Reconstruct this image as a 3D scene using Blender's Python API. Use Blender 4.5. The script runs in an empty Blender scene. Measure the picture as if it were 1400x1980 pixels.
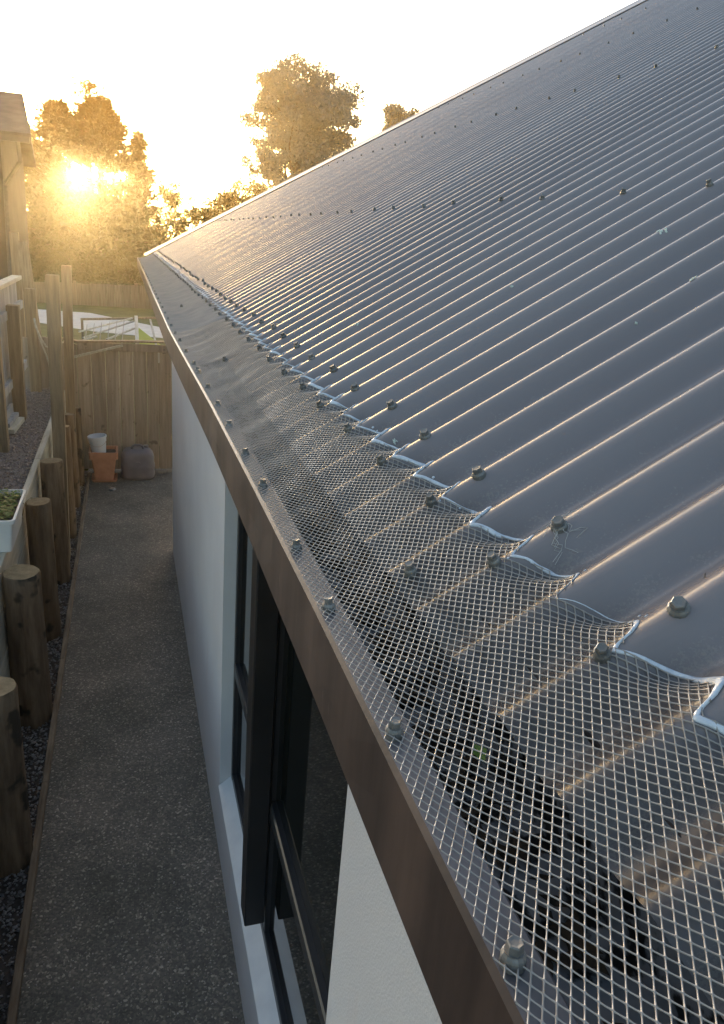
import bpy, bmesh, math, random
import numpy as np
from mathutils import Vector, Matrix

R_ = math.radians
random.seed(7)
rng = np.random.default_rng(11)
scene = bpy.context.scene
COL = scene.collection

# ------------------------------------------------------------------ camera
CAM_Z = 3.1397
Rwc = np.array([[0.9528944, -0.2920789, 0.0817442],
                [-0.0264144, -0.3484061, -0.9369714],
                [0.3021497, 0.8906757, -0.3397093]])      # world -> camera (x right, y down, z forward)
FPX = 1405.7
cam_d = bpy.data.cameras.new('camera')
cam = bpy.data.objects.new('camera', cam_d)
COL.objects.link(cam)
c2w = Rwc.T @ np.diag([1, -1, -1])
m = Matrix([[*map(float, c2w[i]), 0.0] for i in range(3)] + [[0, 0, 0, 1]])
m.translation = Vector((0, 0, CAM_Z))
cam.matrix_world = m
cam_d.sensor_fit = 'VERTICAL'
cam_d.sensor_height = 36.0
cam_d.sensor_width = 36.0
cam_d.lens = FPX / 1980 * 36.0
cam_d.clip_start = 0.01
cam_d.clip_end = 3000
scene.camera = cam

# ------------------------------------------------------------------ world, sun, exposure
SUN_EL, SUN_AZ = R_(3.55), R_(-2.68)         # azimuth measured from +Y towards +X
SUN = Vector((math.sin(SUN_AZ) * math.cos(SUN_EL), math.cos(SUN_AZ) * math.cos(SUN_EL), math.sin(SUN_EL)))
world = bpy.data.worlds.new('World')
scene.world = world
world.use_nodes = True
wn = world.node_tree
bg = wn.nodes['Background']
sky = wn.nodes.new('ShaderNodeTexSky')
sky.sky_type = 'NISHITA'
sky.sun_disc = False
sky.sun_elevation = SUN_EL
sky.sun_rotation = SUN_AZ
sky.altitude = 0
sky.air_density = 0.75
sky.dust_density = 2.0
sky.ozone_density = 0.85
wn.links.new(sky.outputs[0], bg.inputs[0])
bg.inputs[1].default_value = 0.15
sun_d = bpy.data.lights.new('sun', 'SUN')
sun_d.energy = 3.6
sun_d.angle = R_(0.55)
sun_d.color = (1.0, 0.94, 0.86)
sun = bpy.data.objects.new('sun', sun_d)
sun.rotation_euler = SUN.to_track_quat('Z', 'Y').to_euler()
sun.location = (0, 0, 30)
COL.objects.link(sun)
vs = scene.view_settings
vs.view_transform = 'Standard'
vs.look = 'None'
vs.exposure = 2.63
vs.gamma = 1.0
vs.use_curve_mapping = False
scene.cycles.use_denoising = True
scene.cycles.max_bounces = 8
scene.cycles.volume_bounces = 0
scene.cycles.sample_clamp_indirect = 6.0

# ------------------------------------------------------------------ materials
MATS = {}


def mat(name, c1, c2=None, rough=0.7, scale=6.0, stretch=(1, 1, 1), bump=0.0, bscale=40.0, spec=0.4,
        metal=0.0, vary=0.0, detail=6.0, c3=None, c3scale=90.0, c3at=0.62, c3stretch=None, translucent=0.0, coat=0.0, lo=0.35, hi=0.65):
    mt = bpy.data.materials.new(name)
    mt.use_nodes = True
    nt = mt.node_tree
    N, L = nt.nodes, nt.links
    b = N['Principled BSDF']
    b.inputs['Roughness'].default_value = rough
    b.inputs['Metallic'].default_value = metal
    b.inputs['Specular IOR Level'].default_value = spec
    if coat:
        b.inputs['Coat Weight'].default_value = coat
        b.inputs['Coat Roughness'].default_value = 0.15
    tc = N.new('ShaderNodeTexCoord')
    mp = N.new('ShaderNodeMapping')
    mp.inputs['Scale'].default_value = stretch
    L.new(tc.outputs['Object'], mp.inputs[0])
    nz = N.new('ShaderNodeTexNoise')
    nz.inputs['Scale'].default_value = scale
    nz.inputs['Detail'].default_value = detail
    nz.inputs['Roughness'].default_value = 0.62
    L.new(mp.outputs[0], nz.inputs['Vector'])
    rp = N.new('ShaderNodeValToRGB')
    rp.color_ramp.elements[0].color = (*c1, 1)
    rp.color_ramp.elements[0].position = lo
    rp.color_ramp.elements[1].color = (*(c2 or c1), 1)
    rp.color_ramp.elements[1].position = hi
    L.new(nz.outputs['Fac'], rp.inputs[0])
    out = rp.outputs[0]
    if c3:
        n3 = N.new('ShaderNodeTexNoise')
        n3.inputs['Scale'].default_value = c3scale
        n3.inputs['Detail'].default_value = 3
        if c3stretch:
            mp3 = N.new('ShaderNodeMapping')
            mp3.inputs['Scale'].default_value = c3stretch
            L.new(tc.outputs['Object'], mp3.inputs[0])
            L.new(mp3.outputs[0], n3.inputs['Vector'])
        else:
            L.new(tc.outputs['Object'], n3.inputs['Vector'])
        r3 = N.new('ShaderNodeValToRGB')
        r3.color_ramp.elements[0].position = c3at
        r3.color_ramp.elements[1].position = c3at + 0.06
        L.new(n3.outputs['Fac'], r3.inputs[0])
        mx = N.new('ShaderNodeMix')
        mx.data_type = 'RGBA'
        mx.inputs[7].default_value = (*c3, 1)
        L.new(r3.outputs[0], mx.inputs[0])
        L.new(out, mx.inputs[6])
        out = mx.outputs[2]
    if vary:
        oi = N.new('ShaderNodeObjectInfo')
        mr = N.new('ShaderNodeMapRange')
        mr.inputs[3].default_value = 1 - vary
        mr.inputs[4].default_value = 1 + vary
        L.new(oi.outputs['Random'], mr.inputs[0])
        hs = N.new('ShaderNodeHueSaturation')
        L.new(mr.outputs[0], hs.inputs['Value'])
        L.new(out, hs.inputs['Color'])
        out = hs.outputs[0]
    L.new(out, b.inputs['Base Color'])
    if bump:
        n2 = N.new('ShaderNodeTexNoise')
        n2.inputs['Scale'].default_value = bscale
        n2.inputs['Detail'].default_value = 5
        L.new(mp.outputs[0], n2.inputs['Vector'])
        bp = N.new('ShaderNodeBump')
        bp.inputs['Strength'].default_value = bump
        bp.inputs['Distance'].default_value = 0.01
        L.new(n2.outputs['Fac'], bp.inputs['Height'])
        L.new(bp.outputs[0], b.inputs['Normal'])
    if translucent:
        tr = N.new('ShaderNodeBsdfTranslucent')
        L.new(out, tr.inputs[0])
        ms = N.new('ShaderNodeMixShader')
        ms.inputs[0].default_value = translucent
        L.new(b.outputs[0], ms.inputs[1])
        L.new(tr.outputs[0], ms.inputs[2])
        L.new(ms.outputs[0], N['Material Output'].inputs[0])
    MATS[name] = mt
    return mt


mat('wall_plaster', (0.505, 0.49, 0.50), (0.56, 0.545, 0.55), rough=0.75, scale=1.6, bump=0.3, bscale=190, spec=0.3,
    c3=(0.53, 0.50, 0.50), c3scale=3.2, c3at=0.60, c3stretch=(1, 2.2, 0.35))
mat('sill_paint', (0.58, 0.58, 0.58), (0.66, 0.66, 0.65), rough=0.5, scale=7, spec=0.4)
mat('soffit_paint', (0.45, 0.45, 0.44), rough=0.7)
mat('gutter_brown', (0.018, 0.012, 0.0105), (0.060, 0.040, 0.032), rough=0.55, scale=7, stretch=(1, 1.6, 0.25), spec=0.25,
    c3=(0.15, 0.125, 0.105), c3scale=9, c3at=0.715, c3stretch=(1, 9, 0.9), bump=0.05, bscale=20)
mat('gutter_inside', (0.008, 0.008, 0.008), (0.20, 0.205, 0.22), rough=0.35, scale=34, detail=10, lo=0.44, hi=0.50)
mat('lip_grey', (0.075, 0.068, 0.072), (0.12, 0.11, 0.118), rough=0.38, scale=9, spec=0.5)
mat('litter', (0.012, 0.010, 0.008), (0.05, 0.035, 0.022), rough=0.9, scale=40, bump=0.5)
mat('guard_wire', (0.235, 0.215, 0.20), (0.31, 0.275, 0.245), rough=0.52, metal=0.0, scale=14, spec=0.6)
mat('sealant', (0.40, 0.44, 0.50), (0.60, 0.63, 0.67), rough=0.30, scale=60, spec=0.5, bump=0.3, bscale=90)
mat('screw_grey', (0.125, 0.12, 0.115), (0.19, 0.183, 0.172), rough=0.45, scale=120, metal=0.25, vary=0.25)
mat('screw_rubber', (0.02, 0.02, 0.02), rough=0.8)
mat('black_metal', (0.007, 0.0075, 0.009), (0.012, 0.012, 0.014), rough=0.42, scale=5, spec=0.4)
mat('joinery', (0.016, 0.017, 0.020), (0.022, 0.023, 0.027), rough=0.35, scale=8, spec=0.5)
mat('glass', (0.006, 0.008, 0.008), rough=0.025, spec=0.6)
mat('log_wood', (0.090, 0.055, 0.034), (0.20, 0.135, 0.085), rough=0.85, scale=7, stretch=(2.5, 2.5, 0.35), bump=0.6, bscale=30, vary=0.15,
    c3=(0.035, 0.025, 0.017), c3scale=5, c3at=0.58)
mat('log_end', (0.17, 0.12, 0.065), (0.26, 0.19, 0.11), rough=0.85, scale=22, bump=0.4)
mat('pale_timber', (0.36, 0.33, 0.26), (0.52, 0.48, 0.40), rough=0.8, scale=5, stretch=(6, 0.5, 6), bump=0.3, vary=0.12)
mat('post_wood', (0.19, 0.135, 0.085), (0.30, 0.22, 0.14), rough=0.8, scale=5, stretch=(6, 6, 0.5), bump=0.4, vary=0.1)
mat('gate_wood', (0.26, 0.205, 0.16), (0.39, 0.315, 0.25), rough=0.8, scale=4, stretch=(7, 7, 0.4), bump=0.4, vary=0.16,
    c3=(0.18, 0.14, 0.105), c3scale=9, c3at=0.66)
mat('far_wood', (0.17, 0.125, 0.085), (0.26, 0.195, 0.135), rough=0.85, scale=4, stretch=(7, 7, 0.4), vary=0.1)
mat('grey_wood', (0.24, 0.235, 0.24), (0.40, 0.39, 0.39), rough=0.85, scale=5, stretch=(6, 6, 0.5), bump=0.4, vary=0.12)
mat('edging_wood', (0.12, 0.085, 0.06), (0.26, 0.20, 0.145), rough=0.9, scale=6, stretch=(6, 0.6, 6), bump=0.5, vary=0.2)
mat('terracotta', (0.42, 0.20, 0.125), (0.51, 0.26, 0.17), rough=0.8, scale=9, bump=0.15)
mat('white_plastic', (0.62, 0.66, 0.70), (0.72, 0.74, 0.76), rough=0.45, scale=10)
mat('cream_plastic', (0.62, 0.63, 0.62), (0.70, 0.70, 0.68), rough=0.5, scale=10)
mat('can_plastic', (0.135, 0.125, 0.145), (0.18, 0.165, 0.185), rough=0.55, scale=6, spec=0.4)
mat('stone', (0.16, 0.145, 0.14), (0.46, 0.42, 0.41), rough=0.85, scale=30, lo=0.38, hi=0.66, c3=(0.62, 0.60, 0.57), c3scale=26, c3at=0.66)
mat('bark_chip', (0.20, 0.16, 0.145), (0.42, 0.36, 0.33), rough=0.9, scale=24, c3=(0.50, 0.46, 0.42), c3scale=30, c3at=0.66)
mat('soil', (0.05, 0.04, 0.035), (0.11, 0.09, 0.08), rough=0.95, scale=20, bump=0.8, bscale=60)
mat('terrace_ground', (0.15, 0.125, 0.115), (0.30, 0.255, 0.235), rough=0.95, scale=35, bump=0.8, bscale=60)
mat('lawn', (0.05, 0.065, 0.012), (0.11, 0.12, 0.03), rough=0.9, scale=3, bump=0.6, bscale=25)
mat('slab', (0.45, 0.44, 0.42), (0.56, 0.55, 0.53), rough=0.7, scale=4)
mat('leaf_green', (0.07, 0.14, 0.02), (0.17, 0.27, 0.05), rough=0.5, scale=14, translucent=0.35)
mat('leaf_dry', (0.16, 0.13, 0.07), (0.26, 0.22, 0.13), rough=0.8, scale=20)
mat('foliage_conifer', (0.04, 0.05, 0.022), (0.08, 0.085, 0.038), rough=0.75, scale=1.2, translucent=0.10)
mat('foliage_gum', (0.10, 0.125, 0.125), (0.17, 0.195, 0.185), rough=0.7, scale=0.8, translucent=0.06)
mat('foliage_shrub', (0.06, 0.07, 0.02), (0.13, 0.13, 0.04), rough=0.6, scale=1.5, translucent=0.25)
mat('bark', (0.07, 0.055, 0.04), (0.14, 0.11, 0.085), rough=0.9, scale=6, stretch=(3, 3, 0.6), bump=0.6)
mat('render_house', (0.07, 0.052, 0.036), (0.10, 0.075, 0.052), rough=0.85, scale=2)
mat('tile_roof', (0.07, 0.055, 0.045), (0.11, 0.09, 0.075), rough=0.8, scale=4)
mat('lichen', (0.42, 0.47, 0.42), (0.60, 0.64, 0.58), rough=0.95, scale=200, bump=0.5)
mat('web', (0.42, 0.40, 0.38), rough=0.9)
mat('yellow_sheet', (0.38, 0.38, 0.06), (0.46, 0.45, 0.10), rough=0.6)
mat('rod_metal', (0.40, 0.36, 0.32), (0.52, 0.48, 0.42), rough=0.5, metal=0.3)


def roof_material():
    """painted corrugated steel: dust streaks lying in the pans, faint smears, fine orange-peel"""
    mt = mat('roof_paint', (0.190, 0.168, 0.171), (0.212, 0.190, 0.193), rough=0.30, scale=1.7, stretch=(0.5, 1, 0.5), spec=0.34, vary=0.05)
    nt = mt.node_tree
    N, L = nt.nodes, nt.links
    b = N['Principled BSDF']
    base = b.inputs['Base Color'].links[0].from_socket
    at = N.new('ShaderNodeAttribute')
    at.attribute_name = 'grime'
    tc = N.new('ShaderNodeTexCoord')
    n1 = N.new('ShaderNodeTexNoise')
    n1.inputs['Scale'].default_value = 330
    n1.inputs['Detail'].default_value = 8
    n1.inputs['Roughness'].default_value = 0.75
    L.new(tc.outputs['Object'], n1.inputs['Vector'])
    n2 = N.new('ShaderNodeTexNoise')
    n2.inputs['Scale'].default_value = 38
    n2.inputs['Detail'].default_value = 4
    L.new(tc.outputs['Object'], n2.inputs['Vector'])
    mu = N.new('ShaderNodeMath')
    mu.operation = 'MULTIPLY'
    L.new(at.outputs['Fac'], mu.inputs[0])
    L.new(n2.outputs['Fac'], mu.inputs[1])
    ad = N.new('ShaderNodeMath')
    ad.operation = 'MULTIPLY_ADD'
    L.new(n1.outputs['Fac'], ad.inputs[0])
    ad.inputs[1].default_value = 1.0
    L.new(mu.outputs[0], ad.inputs[2])
    rp = N.new('ShaderNodeValToRGB')
    rp.color_ramp.elements[0].position = 0.68
    rp.color_ramp.elements[1].position = 0.92
    rp.color_ramp.elements[1].color = (0.75, 0.75, 0.75, 1)
    L.new(ad.outputs[0], rp.inputs[0])
    mx = N.new('ShaderNodeMix')
    mx.data_type = 'RGBA'
    L.new(rp.outputs[0], mx.inputs[0])
    L.new(base, mx.inputs[6])
    mx.inputs[7].default_value = (0.27, 0.25, 0.20, 1)
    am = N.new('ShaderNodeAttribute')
    am.attribute_name = 'shade_muck'
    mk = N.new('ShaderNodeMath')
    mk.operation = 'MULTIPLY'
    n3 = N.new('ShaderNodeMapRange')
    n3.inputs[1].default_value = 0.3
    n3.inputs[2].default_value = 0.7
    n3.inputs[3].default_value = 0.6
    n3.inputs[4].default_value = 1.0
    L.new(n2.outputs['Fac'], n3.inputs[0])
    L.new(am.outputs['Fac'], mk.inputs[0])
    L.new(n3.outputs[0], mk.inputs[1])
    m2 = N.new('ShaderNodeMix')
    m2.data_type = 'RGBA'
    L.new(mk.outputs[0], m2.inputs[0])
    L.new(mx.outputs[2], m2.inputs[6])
    m2.inputs[7].default_value = (0.060, 0.052, 0.047, 1)  # dark tone under the guard, painted for the mesh's shade as well as dirt
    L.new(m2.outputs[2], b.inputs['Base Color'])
    rr = N.new('ShaderNodeMapRange')
    rr.inputs[3].default_value = 0.24
    rr.inputs[4].default_value = 0.75
    L.new(rp.outputs[0], rr.inputs[0])
    L.new(rr.outputs[0], b.inputs['Roughness'])
    bp = N.new('ShaderNodeBump')
    bp.inputs['Strength'].default_value = 0.05
    bp.inputs['Distance'].default_value = 0.002
    L.new(n1.outputs['Fac'], bp.inputs['Height'])
    L.new(bp.outputs[0], b.inputs['Normal'])


roof_material()


def path_material():
    """exposed-aggregate concrete: little stones of several greys set in a dark matrix, damp patches"""
    mt = mat('aggregate', (0.098, 0.098, 0.088), (0.178, 0.162, 0.145), rough=0.8, scale=1.9, spec=0.35)
    nt = mt.node_tree
    N, L = nt.nodes, nt.links
    b = N['Principled BSDF']
    base = b.inputs['Base Color'].links[0].from_socket
    tc = N.new('ShaderNodeTexCoord')
    vo = N.new('ShaderNodeTexVoronoi')
    vo.inputs['Scale'].default_value = 105
    L.new(tc.outputs['Object'], vo.inputs['Vector'])
    sx = N.new('ShaderNodeSeparateColor')
    L.new(vo.outputs['Color'], sx.inputs[0])
    rp = N.new('ShaderNodeValToRGB')
    e = rp.color_ramp.elements
    e[0].position, e[0].color = 0.0, (0.62, 0.62, 0.62, 1)
    e[1].position, e[1].color = 1.0, (2.6, 2.5, 2.35, 1)
    k = e.new(0.70)
    k.color = (0.95, 0.93, 0.90, 1)
    k = e.new(0.93)
    k.color = (1.5, 1.4, 1.3, 1)
    L.new(sx.outputs[0], rp.inputs[0])
    mx = N.new('ShaderNodeMix')
    mx.data_type = 'RGBA'
    mx.blend_type = 'MULTIPLY'
    mx.inputs[0].default_value = 1
    L.new(base, mx.inputs[6])
    L.new(rp.outputs[0], mx.inputs[7])
    L.new(mx.outputs[2], b.inputs['Base Color'])
    bp = N.new('ShaderNodeBump')
    bp.inputs['Strength'].default_value = 0.7
    bp.inputs['Distance'].default_value = 0.004
    bp.invert = True
    L.new(vo.outputs['Distance'], bp.inputs['Height'])
    L.new(bp.outputs[0], b.inputs['Normal'])


path_material()


# ------------------------------------------------------------------ mesh helpers
class MB:
    """collects simple shapes and links them as ONE mesh object"""

    def __init__(s):
        s.v, s.f = [], []

    def add(s, vs_, fs):
        o = len(s.v)
        s.v.extend(tuple(map(float, p)) for p in vs_)
        s.f.extend(tuple(i + o for i in f) for f in fs)
        return s

    def box(s, x0, x1, y0, y1, z0, z1, b=0.0):
        if b <= 0:
            s.add([(x, y, z) for x in (x0, x1) for y in (y0, y1) for z in (z0, z1)],
                  [(0, 1, 3, 2), (4, 6, 7, 5), (0, 4, 5, 1), (2, 3, 7, 6), (0, 2, 6, 4), (1, 5, 7, 3)])
        else:
            bm = bmesh.new()
            bmesh.ops.create_cube(bm, size=1)
            for v in bm.verts:
                v.co = Vector(((x0 + x1) / 2 + v.co.x * (x1 - x0), (y0 + y1) / 2 + v.co.y * (y1 - y0), (z0 + z1) / 2 + v.co.z * (z1 - z0)))
            bmesh.ops.bevel(bm, geom=bm.edges[:], offset=b, segments=1, affect='EDGES')
            bm.verts.index_update()
            s.add([v.co for v in bm.verts], [[v.index for v in f.verts] for f in bm.faces])
            bm.free()
        return s

    def beam(s, a, b, w, h, up=(0, 0, 1)):
        """rectangular bar from a to b"""
        a, b = Vector(a), Vector(b)
        d = (b - a).normalized()
        up = Vector(up)
        sd = d.cross(up)
        if sd.length < 1e-4:
            sd = d.cross(Vector((1, 0, 0)))
        sd.normalize()
        u = sd.cross(d).normalized()
        c = []
        for p in (a, b):
            for i, j in ((-1, -1), (1, -1), (1, 1), (-1, 1)):
                c.append(p + sd * (i * w / 2) + u * (j * h / 2))
        s.add(c, [(0, 1, 2, 3), (7, 6, 5, 4), (0, 4, 5, 1), (1, 5, 6, 2), (2, 6, 7, 3), (3, 7, 4, 0)])
        return s

    def tube(s, pts, rad, n=8, cap=True):
        pts = [Vector(p) for p in pts]
        if not hasattr(rad, '__len__'):
            rad = [rad] * len(pts)
        o = []
        prev = None
        for i, p in enumerate(pts):
            d = (pts[min(i + 1, len(pts) - 1)] - pts[max(i - 1, 0)]).normalized()
            if prev is None:
                prev = d.orthogonal().normalized()
            a = (prev - d * prev.dot(d))
            a = a.normalized() if a.length > 1e-6 else d.orthogonal().normalized()
            prev = a
            c = d.cross(a)
            o += [p + (a * math.cos(t) + c * math.sin(t)) * rad[i] for t in [2 * math.pi * k / n for k in range(n)]]
        fs = []
        for i in range(len(pts) - 1):
            for k in range(n):
                k2 = (k + 1) % n
                fs.append((i * n + k, i * n + k2, (i + 1) * n + k2, (i + 1) * n + k))
        if cap:
            fs.append(tuple(range(n))[::-1])
            fs.append(tuple(range((len(pts) - 1) * n, len(pts) * n)))
        s.add(o, fs)
        return s

    def loft(s, rings, cap=True):
        n = len(rings[0])
        fs = []
        for i in range(len(rings) - 1):
            for k in range(n):
                k2 = (k + 1) % n
                fs.append((i * n + k, i * n + k2, (i + 1) * n + k2, (i + 1) * n + k))
        if cap:
            fs.append(tuple(range(n))[::-1])
            fs.append(tuple(range((len(rings) - 1) * n, len(rings) * n)))
        s.add([p for r in rings for p in r], fs)
        return s

    def mesh(s, name, m, smooth=False, sharp=None):
        me = bpy.data.meshes.new(name)
        me.from_pydata(s.v, [], s.f)
        for k in (m if isinstance(m, (list, tuple)) else [m]):
            me.materials.append(MATS[k])
        if smooth:
            me.shade_smooth()
            if sharp:
                me.set_sharp_from_angle(angle=R_(sharp))
        me.update()
        return me

    def build(s, name, m, parent=None, smooth=False, sharp=None, **kw):
        return link(name, s.mesh(name, m, smooth, sharp), parent, **kw)


def tag(o, label=None, cat=None, group=None, kind=None):
    for k, v in (('label', label), ('category', cat), ('group', group), ('kind', kind)):
        if v:
            o[k] = v
    return o


def link(name, data, parent=None, **kw):
    o = bpy.data.objects.new(name, data)
    COL.objects.link(o)
    if parent is not None:
        o.parent = parent
    return tag(o, **kw)


def thing(name, label, cat, loc=(0, 0, 0), group=None):
    o = link(name, None, label=label, cat=cat, group=group)
    o.location = loc
    o.empty_display_size = 0.1
    return o


def fast_mesh(name, V, F, m, smooth=False):
    """numpy arrays -> mesh, all faces with the same corner count"""
    V = np.asarray(V, np.float32)
    F = np.asarray(F, np.int32)
    me = bpy.data.meshes.new(name)
    me.vertices.add(len(V))
    me.vertices.foreach_set('co', V.ravel())
    k = F.shape[1]
    me.loops.add(F.size)
    me.loops.foreach_set('vertex_index', F.ravel())
    me.polygons.add(len(F))
    me.polygons.foreach_set('loop_start', np.arange(0, F.size, k, dtype=np.int32))
    me.polygons.foreach_set('loop_total', np.full(len(F), k, np.int32))
    me.materials.append(MATS[m])
    me.update(calc_edges=True)
    if smooth:
        me.shade_smooth()
    return me


# ================================================================== THE SETTING
TER = 1.05          # height of the neighbour's gravelled terrace
YARD = 0.20         # height of the yard beyond the gate
MB().box(-300, 300, -300, 300, -0.6, -0.30).build('ground', 'lawn', kind='structure')
MB().box(-0.545, 0.60, -3, 10.25, -0.2, 0.0).build('path', 'aggregate', kind='structure')
MB().box(-0.80, -0.549, -3, 10.2, -0.2, -0.03).build('gravel_bed', 'soil', kind='structure')
MB().box(-8, -0.835, -3, 10.6, -0.25, TER - 0.01).build('terrace', 'terrace_ground', kind='structure')
MB().box(-40, 40, 10.65, 90, -0.25, YARD).build('yard', 'lawn', kind='structure')
MB().add([(-3.4, 25.5, YARD + .012), (-0.9, 23.2, YARD + .012), (1.5, 22.2, YARD + .012), (1.6, 24.2, YARD + .012), (-1.2, 28.2, YARD + .012), (-3.4, 28.6, YARD + .012),
          (-3.4, 25.5, YARD + .004), (-0.9, 23.2, YARD + .004), (1.5, 22.2, YARD + .004), (1.6, 24.2, YARD + .004), (-1.2, 28.2, YARD + .004), (-3.4, 28.6, YARD + .004)],
         [(0, 1, 2, 3, 4, 5), (0, 6, 7, 1), (1, 7, 8, 2), (2, 8, 9, 3), (3, 9, 10, 4), (4, 10, 11, 5), (5, 11, 6, 0)]).build('pavement', 'slab', kind='structure')


def scatter_chips(name, m, n, fn, smin, smax, flat=0.55, elong=1.0):
    """n small angular stones in one mesh"""
    base = np.array([(1, 0, 0), (-1, 0, 0), (0, 1, 0), (0, -1, 0), (0, 0, 1), (0, 0, -1)], float)
    tri = np.array([(0, 2, 4), (2, 1, 4), (1, 3, 4), (3, 0, 4), (2, 0, 5), (1, 2, 5), (3, 1, 5), (0, 3, 5)])
    P = fn(n)
    n = len(P)
    s = smin * (smax / smin) ** (rng.random(n) ** 1.6)
    V = base[None] * (1 + 0.35 * (rng.random((n, 6, 1)) - 0.5))
    V = V * np.stack([s * elong, s * (0.6 + 0.4 * rng.random(n)), s * flat], 1)[:, None, :]
    a = rng.random(n) * 2 * np.pi
    t = (rng.random(n) - 0.5) * 0.9
    ca, sa, ct, st = np.cos(a), np.sin(a), np.cos(t), np.sin(t)
    x, y, z = V[..., 0], V[..., 1], V[..., 2]
    x, z = x * ct[:, None] - z * st[:, None], x * st[:, None] + z * ct[:, None]
    x, y = x * ca[:, None] - y * sa[:, None], x * sa[:, None] + y * ca[:, None]
    V = np.stack([x, y, z], -1) + P[:, None, :]
    F = tri[None] + (np.arange(n) * 6)[:, None, None]
    return link(name, fast_mesh(name, V.reshape(-1, 3), F.reshape(-1, 3), m), kind='stuff')


LOGS = [(-0.60, 1.99, 0.105, 1.00), (-0.655, 3.30, 0.103, 1.04), (-0.668, 4.55, 0.112, 1.06), (-0.665, 5.68, 0.092, 1.13), (-0.66, 6.72, 0.100, 1.15),
        (-0.655, 7.80, 0.088, 1.19), (-0.66, 8.75, 0.085, 1.10), (-0.655, 9.55, 0.085, 1.0)]


def bed(n):
    p = np.stack([rng.uniform(-0.79, -0.555, n), rng.uniform(1.3, 10.0, n), rng.uniform(-0.032, -0.008, n)], 1)
    keep = np.ones(n, bool)
    for lx, ly, lr, lh in LOGS:
        keep &= np.hypot(p[:, 0] - lx, p[:, 1] - ly) > lr
    return p[keep]


tag(scatter_chips('gravel', 'stone', 7000, bed, 0.006, 0.018), 'mixed grey and white gravel in the strip beside the timber edging', 'gravel')
tag(scatter_chips('bark_mulch', 'bark_chip', 9000, lambda n: np.stack([-0.84 - 1.2 * rng.random(n) ** 1.3, rng.uniform(4.0, 10.5, n), rng.uniform(TER - 0.012, TER + 0.008, n)], 1), 0.008, 0.022, flat=0.4, elong=1.3),
    'brown grey stones and chips covering the raised terrace', 'gravel')
tag(scatter_chips('path_stones', 'stone', 3600, lambda n: np.stack([rng.uniform(-0.49, 0.40, n), 1.6 + 8.3 * rng.random(n) ** 1.2, np.full(n, 0.0)], 1), 0.0022, 0.0062, flat=0.4),
    'tiny pale stones standing proud of the aggregate path', 'gravel')

# ================================================================== THE HOUSE
OX, ZC = 0.3038, 2.900                      # where the mesh guard is sealed to the roof: x, z of a crest
TH = R_(31.158)
CS, SN = math.cos(TH), math.sin(TH)
PITCH, Y0, AMP = 0.0762, 0.2777, 0.0095
S_END = -0.087                              # sheets end below the guard
GUT_END = 8.75


def prof(y):
    return AMP * (np.cos(2 * np.pi * (y - Y0) / PITCH) - 1)


def RP(s, y, h=0.0):
    return (OX + s * CS - h * SN, y, ZC + s * SN + h * CS)


def s_top(y):
    return np.minimum(5.9, (9.22 - y) / 0.579 - 0.10)


def sstep(a, b, t):
    t = np.clip((t - a) / (b - a), 0, 1)
    return t * t * (3 - 2 * t)


def seal_s(y):
    """the mesh edge runs further up the sheets in the pans than on the crests"""
    t = np.mod((y - Y0) / PITCH, 1.0)
    return 0.032 * np.sin(np.pi * t ** 0.54) ** 0.9


def lip_x(y):
    """outer face of the gutter; it is jointed and bows out a little beyond two metres"""
    return OX + np.interp(y, [-1, 0.2, 0.55, 0.9, 1.4, 1.7, 2.1, 2.5, 9], [-0.1555, -0.1550, -0.1525, -0.1530, -0.1565, -0.1610, -0.1670, -0.1720, -0.1735])


house = thing('house', 'house with dark corrugated roof, brown gutter under wire mesh and pale grey plaster wall', 'house')

# ---- roof sheets, ten corrugations each
screw_pts = {}
row_s = [0.057, 0.745, 1.85, 2.95, 4.05, 5.1]


def roof_sheet(k):
    ya, yb = Y0 - 0.5 * PITCH + (k * 10) * PITCH, Y0 - 0.5 * PITCH + (k * 10 + 10) * PITCH
    ny = 161
    yy = np.linspace(ya, yb + 0.010, ny)
    yc = np.minimum(yy, 9.15)
    top = np.maximum(s_top(yc), S_END + 0.005)
    ss = np.array([0, 0.008, 0.016, 0.024, 0.032, 0.045, 0.08, 0.13, 0.2, 0.3, 0.4, 0.5, 0.62, 0.74, 0.87, 1.0])
    Sg = S_END + (top[:, None] - S_END) * ss[None]
    Yg = np.repeat(yc[:, None], len(ss), 1)
    h = prof(Yg) + 0.0005 * np.sin(Sg * 2.3 + k * 1.7) * np.cos(Yg * 5.1) + 0.0004 * np.sin(Sg * 7.1 + Yg * 2 + k)
    lap = (yy > yb - 0.012)
    h[lap] += 0.0018
    X = OX + Sg * CS - h * SN
    Z = ZC + Sg * SN + h * CS
    V = np.stack([X, Yg, Z], -1).reshape(-1, 3)
    nS = len(ss)
    i, j = np.meshgrid(np.arange(ny - 1), np.arange(nS - 1), indexing='ij')
    a = (i * nS + j).ravel()
    F = np.stack([a, a + nS, a + nS + 1, a + 1], 1)[:, ::-1]
    me = fast_mesh('roof_sheet', V, F, 'roof_paint', True)
    ga = me.attributes.new('grime', 'FLOAT', 'POINT')
    pan = 0.5 - 0.5 * np.cos(2 * np.pi * (Yg - Y0) / PITCH - 0.55)
    shade_muck = 0.85 * (1 - sstep(-0.02, 0.012, Sg - seal_s(Yg)))  # sheets darker below the seal: mesh shade put into the colour, along with dirt
    g = (np.clip(pan - 0.35, 0, 1) / 0.65) ** 1.5 * (0.40 * np.exp(-np.clip(Sg, 0, 9) / 0.22) + 0.03)
    gm = me.attributes.new('shade_muck', 'FLOAT', 'POINT')
    gm.data.foreach_set('value', shade_muck.astype(np.float32).ravel())
    ga.data.foreach_set('value', g.astype(np.float32).ravel())
    return link('roof_sheet', me, house)


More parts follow.
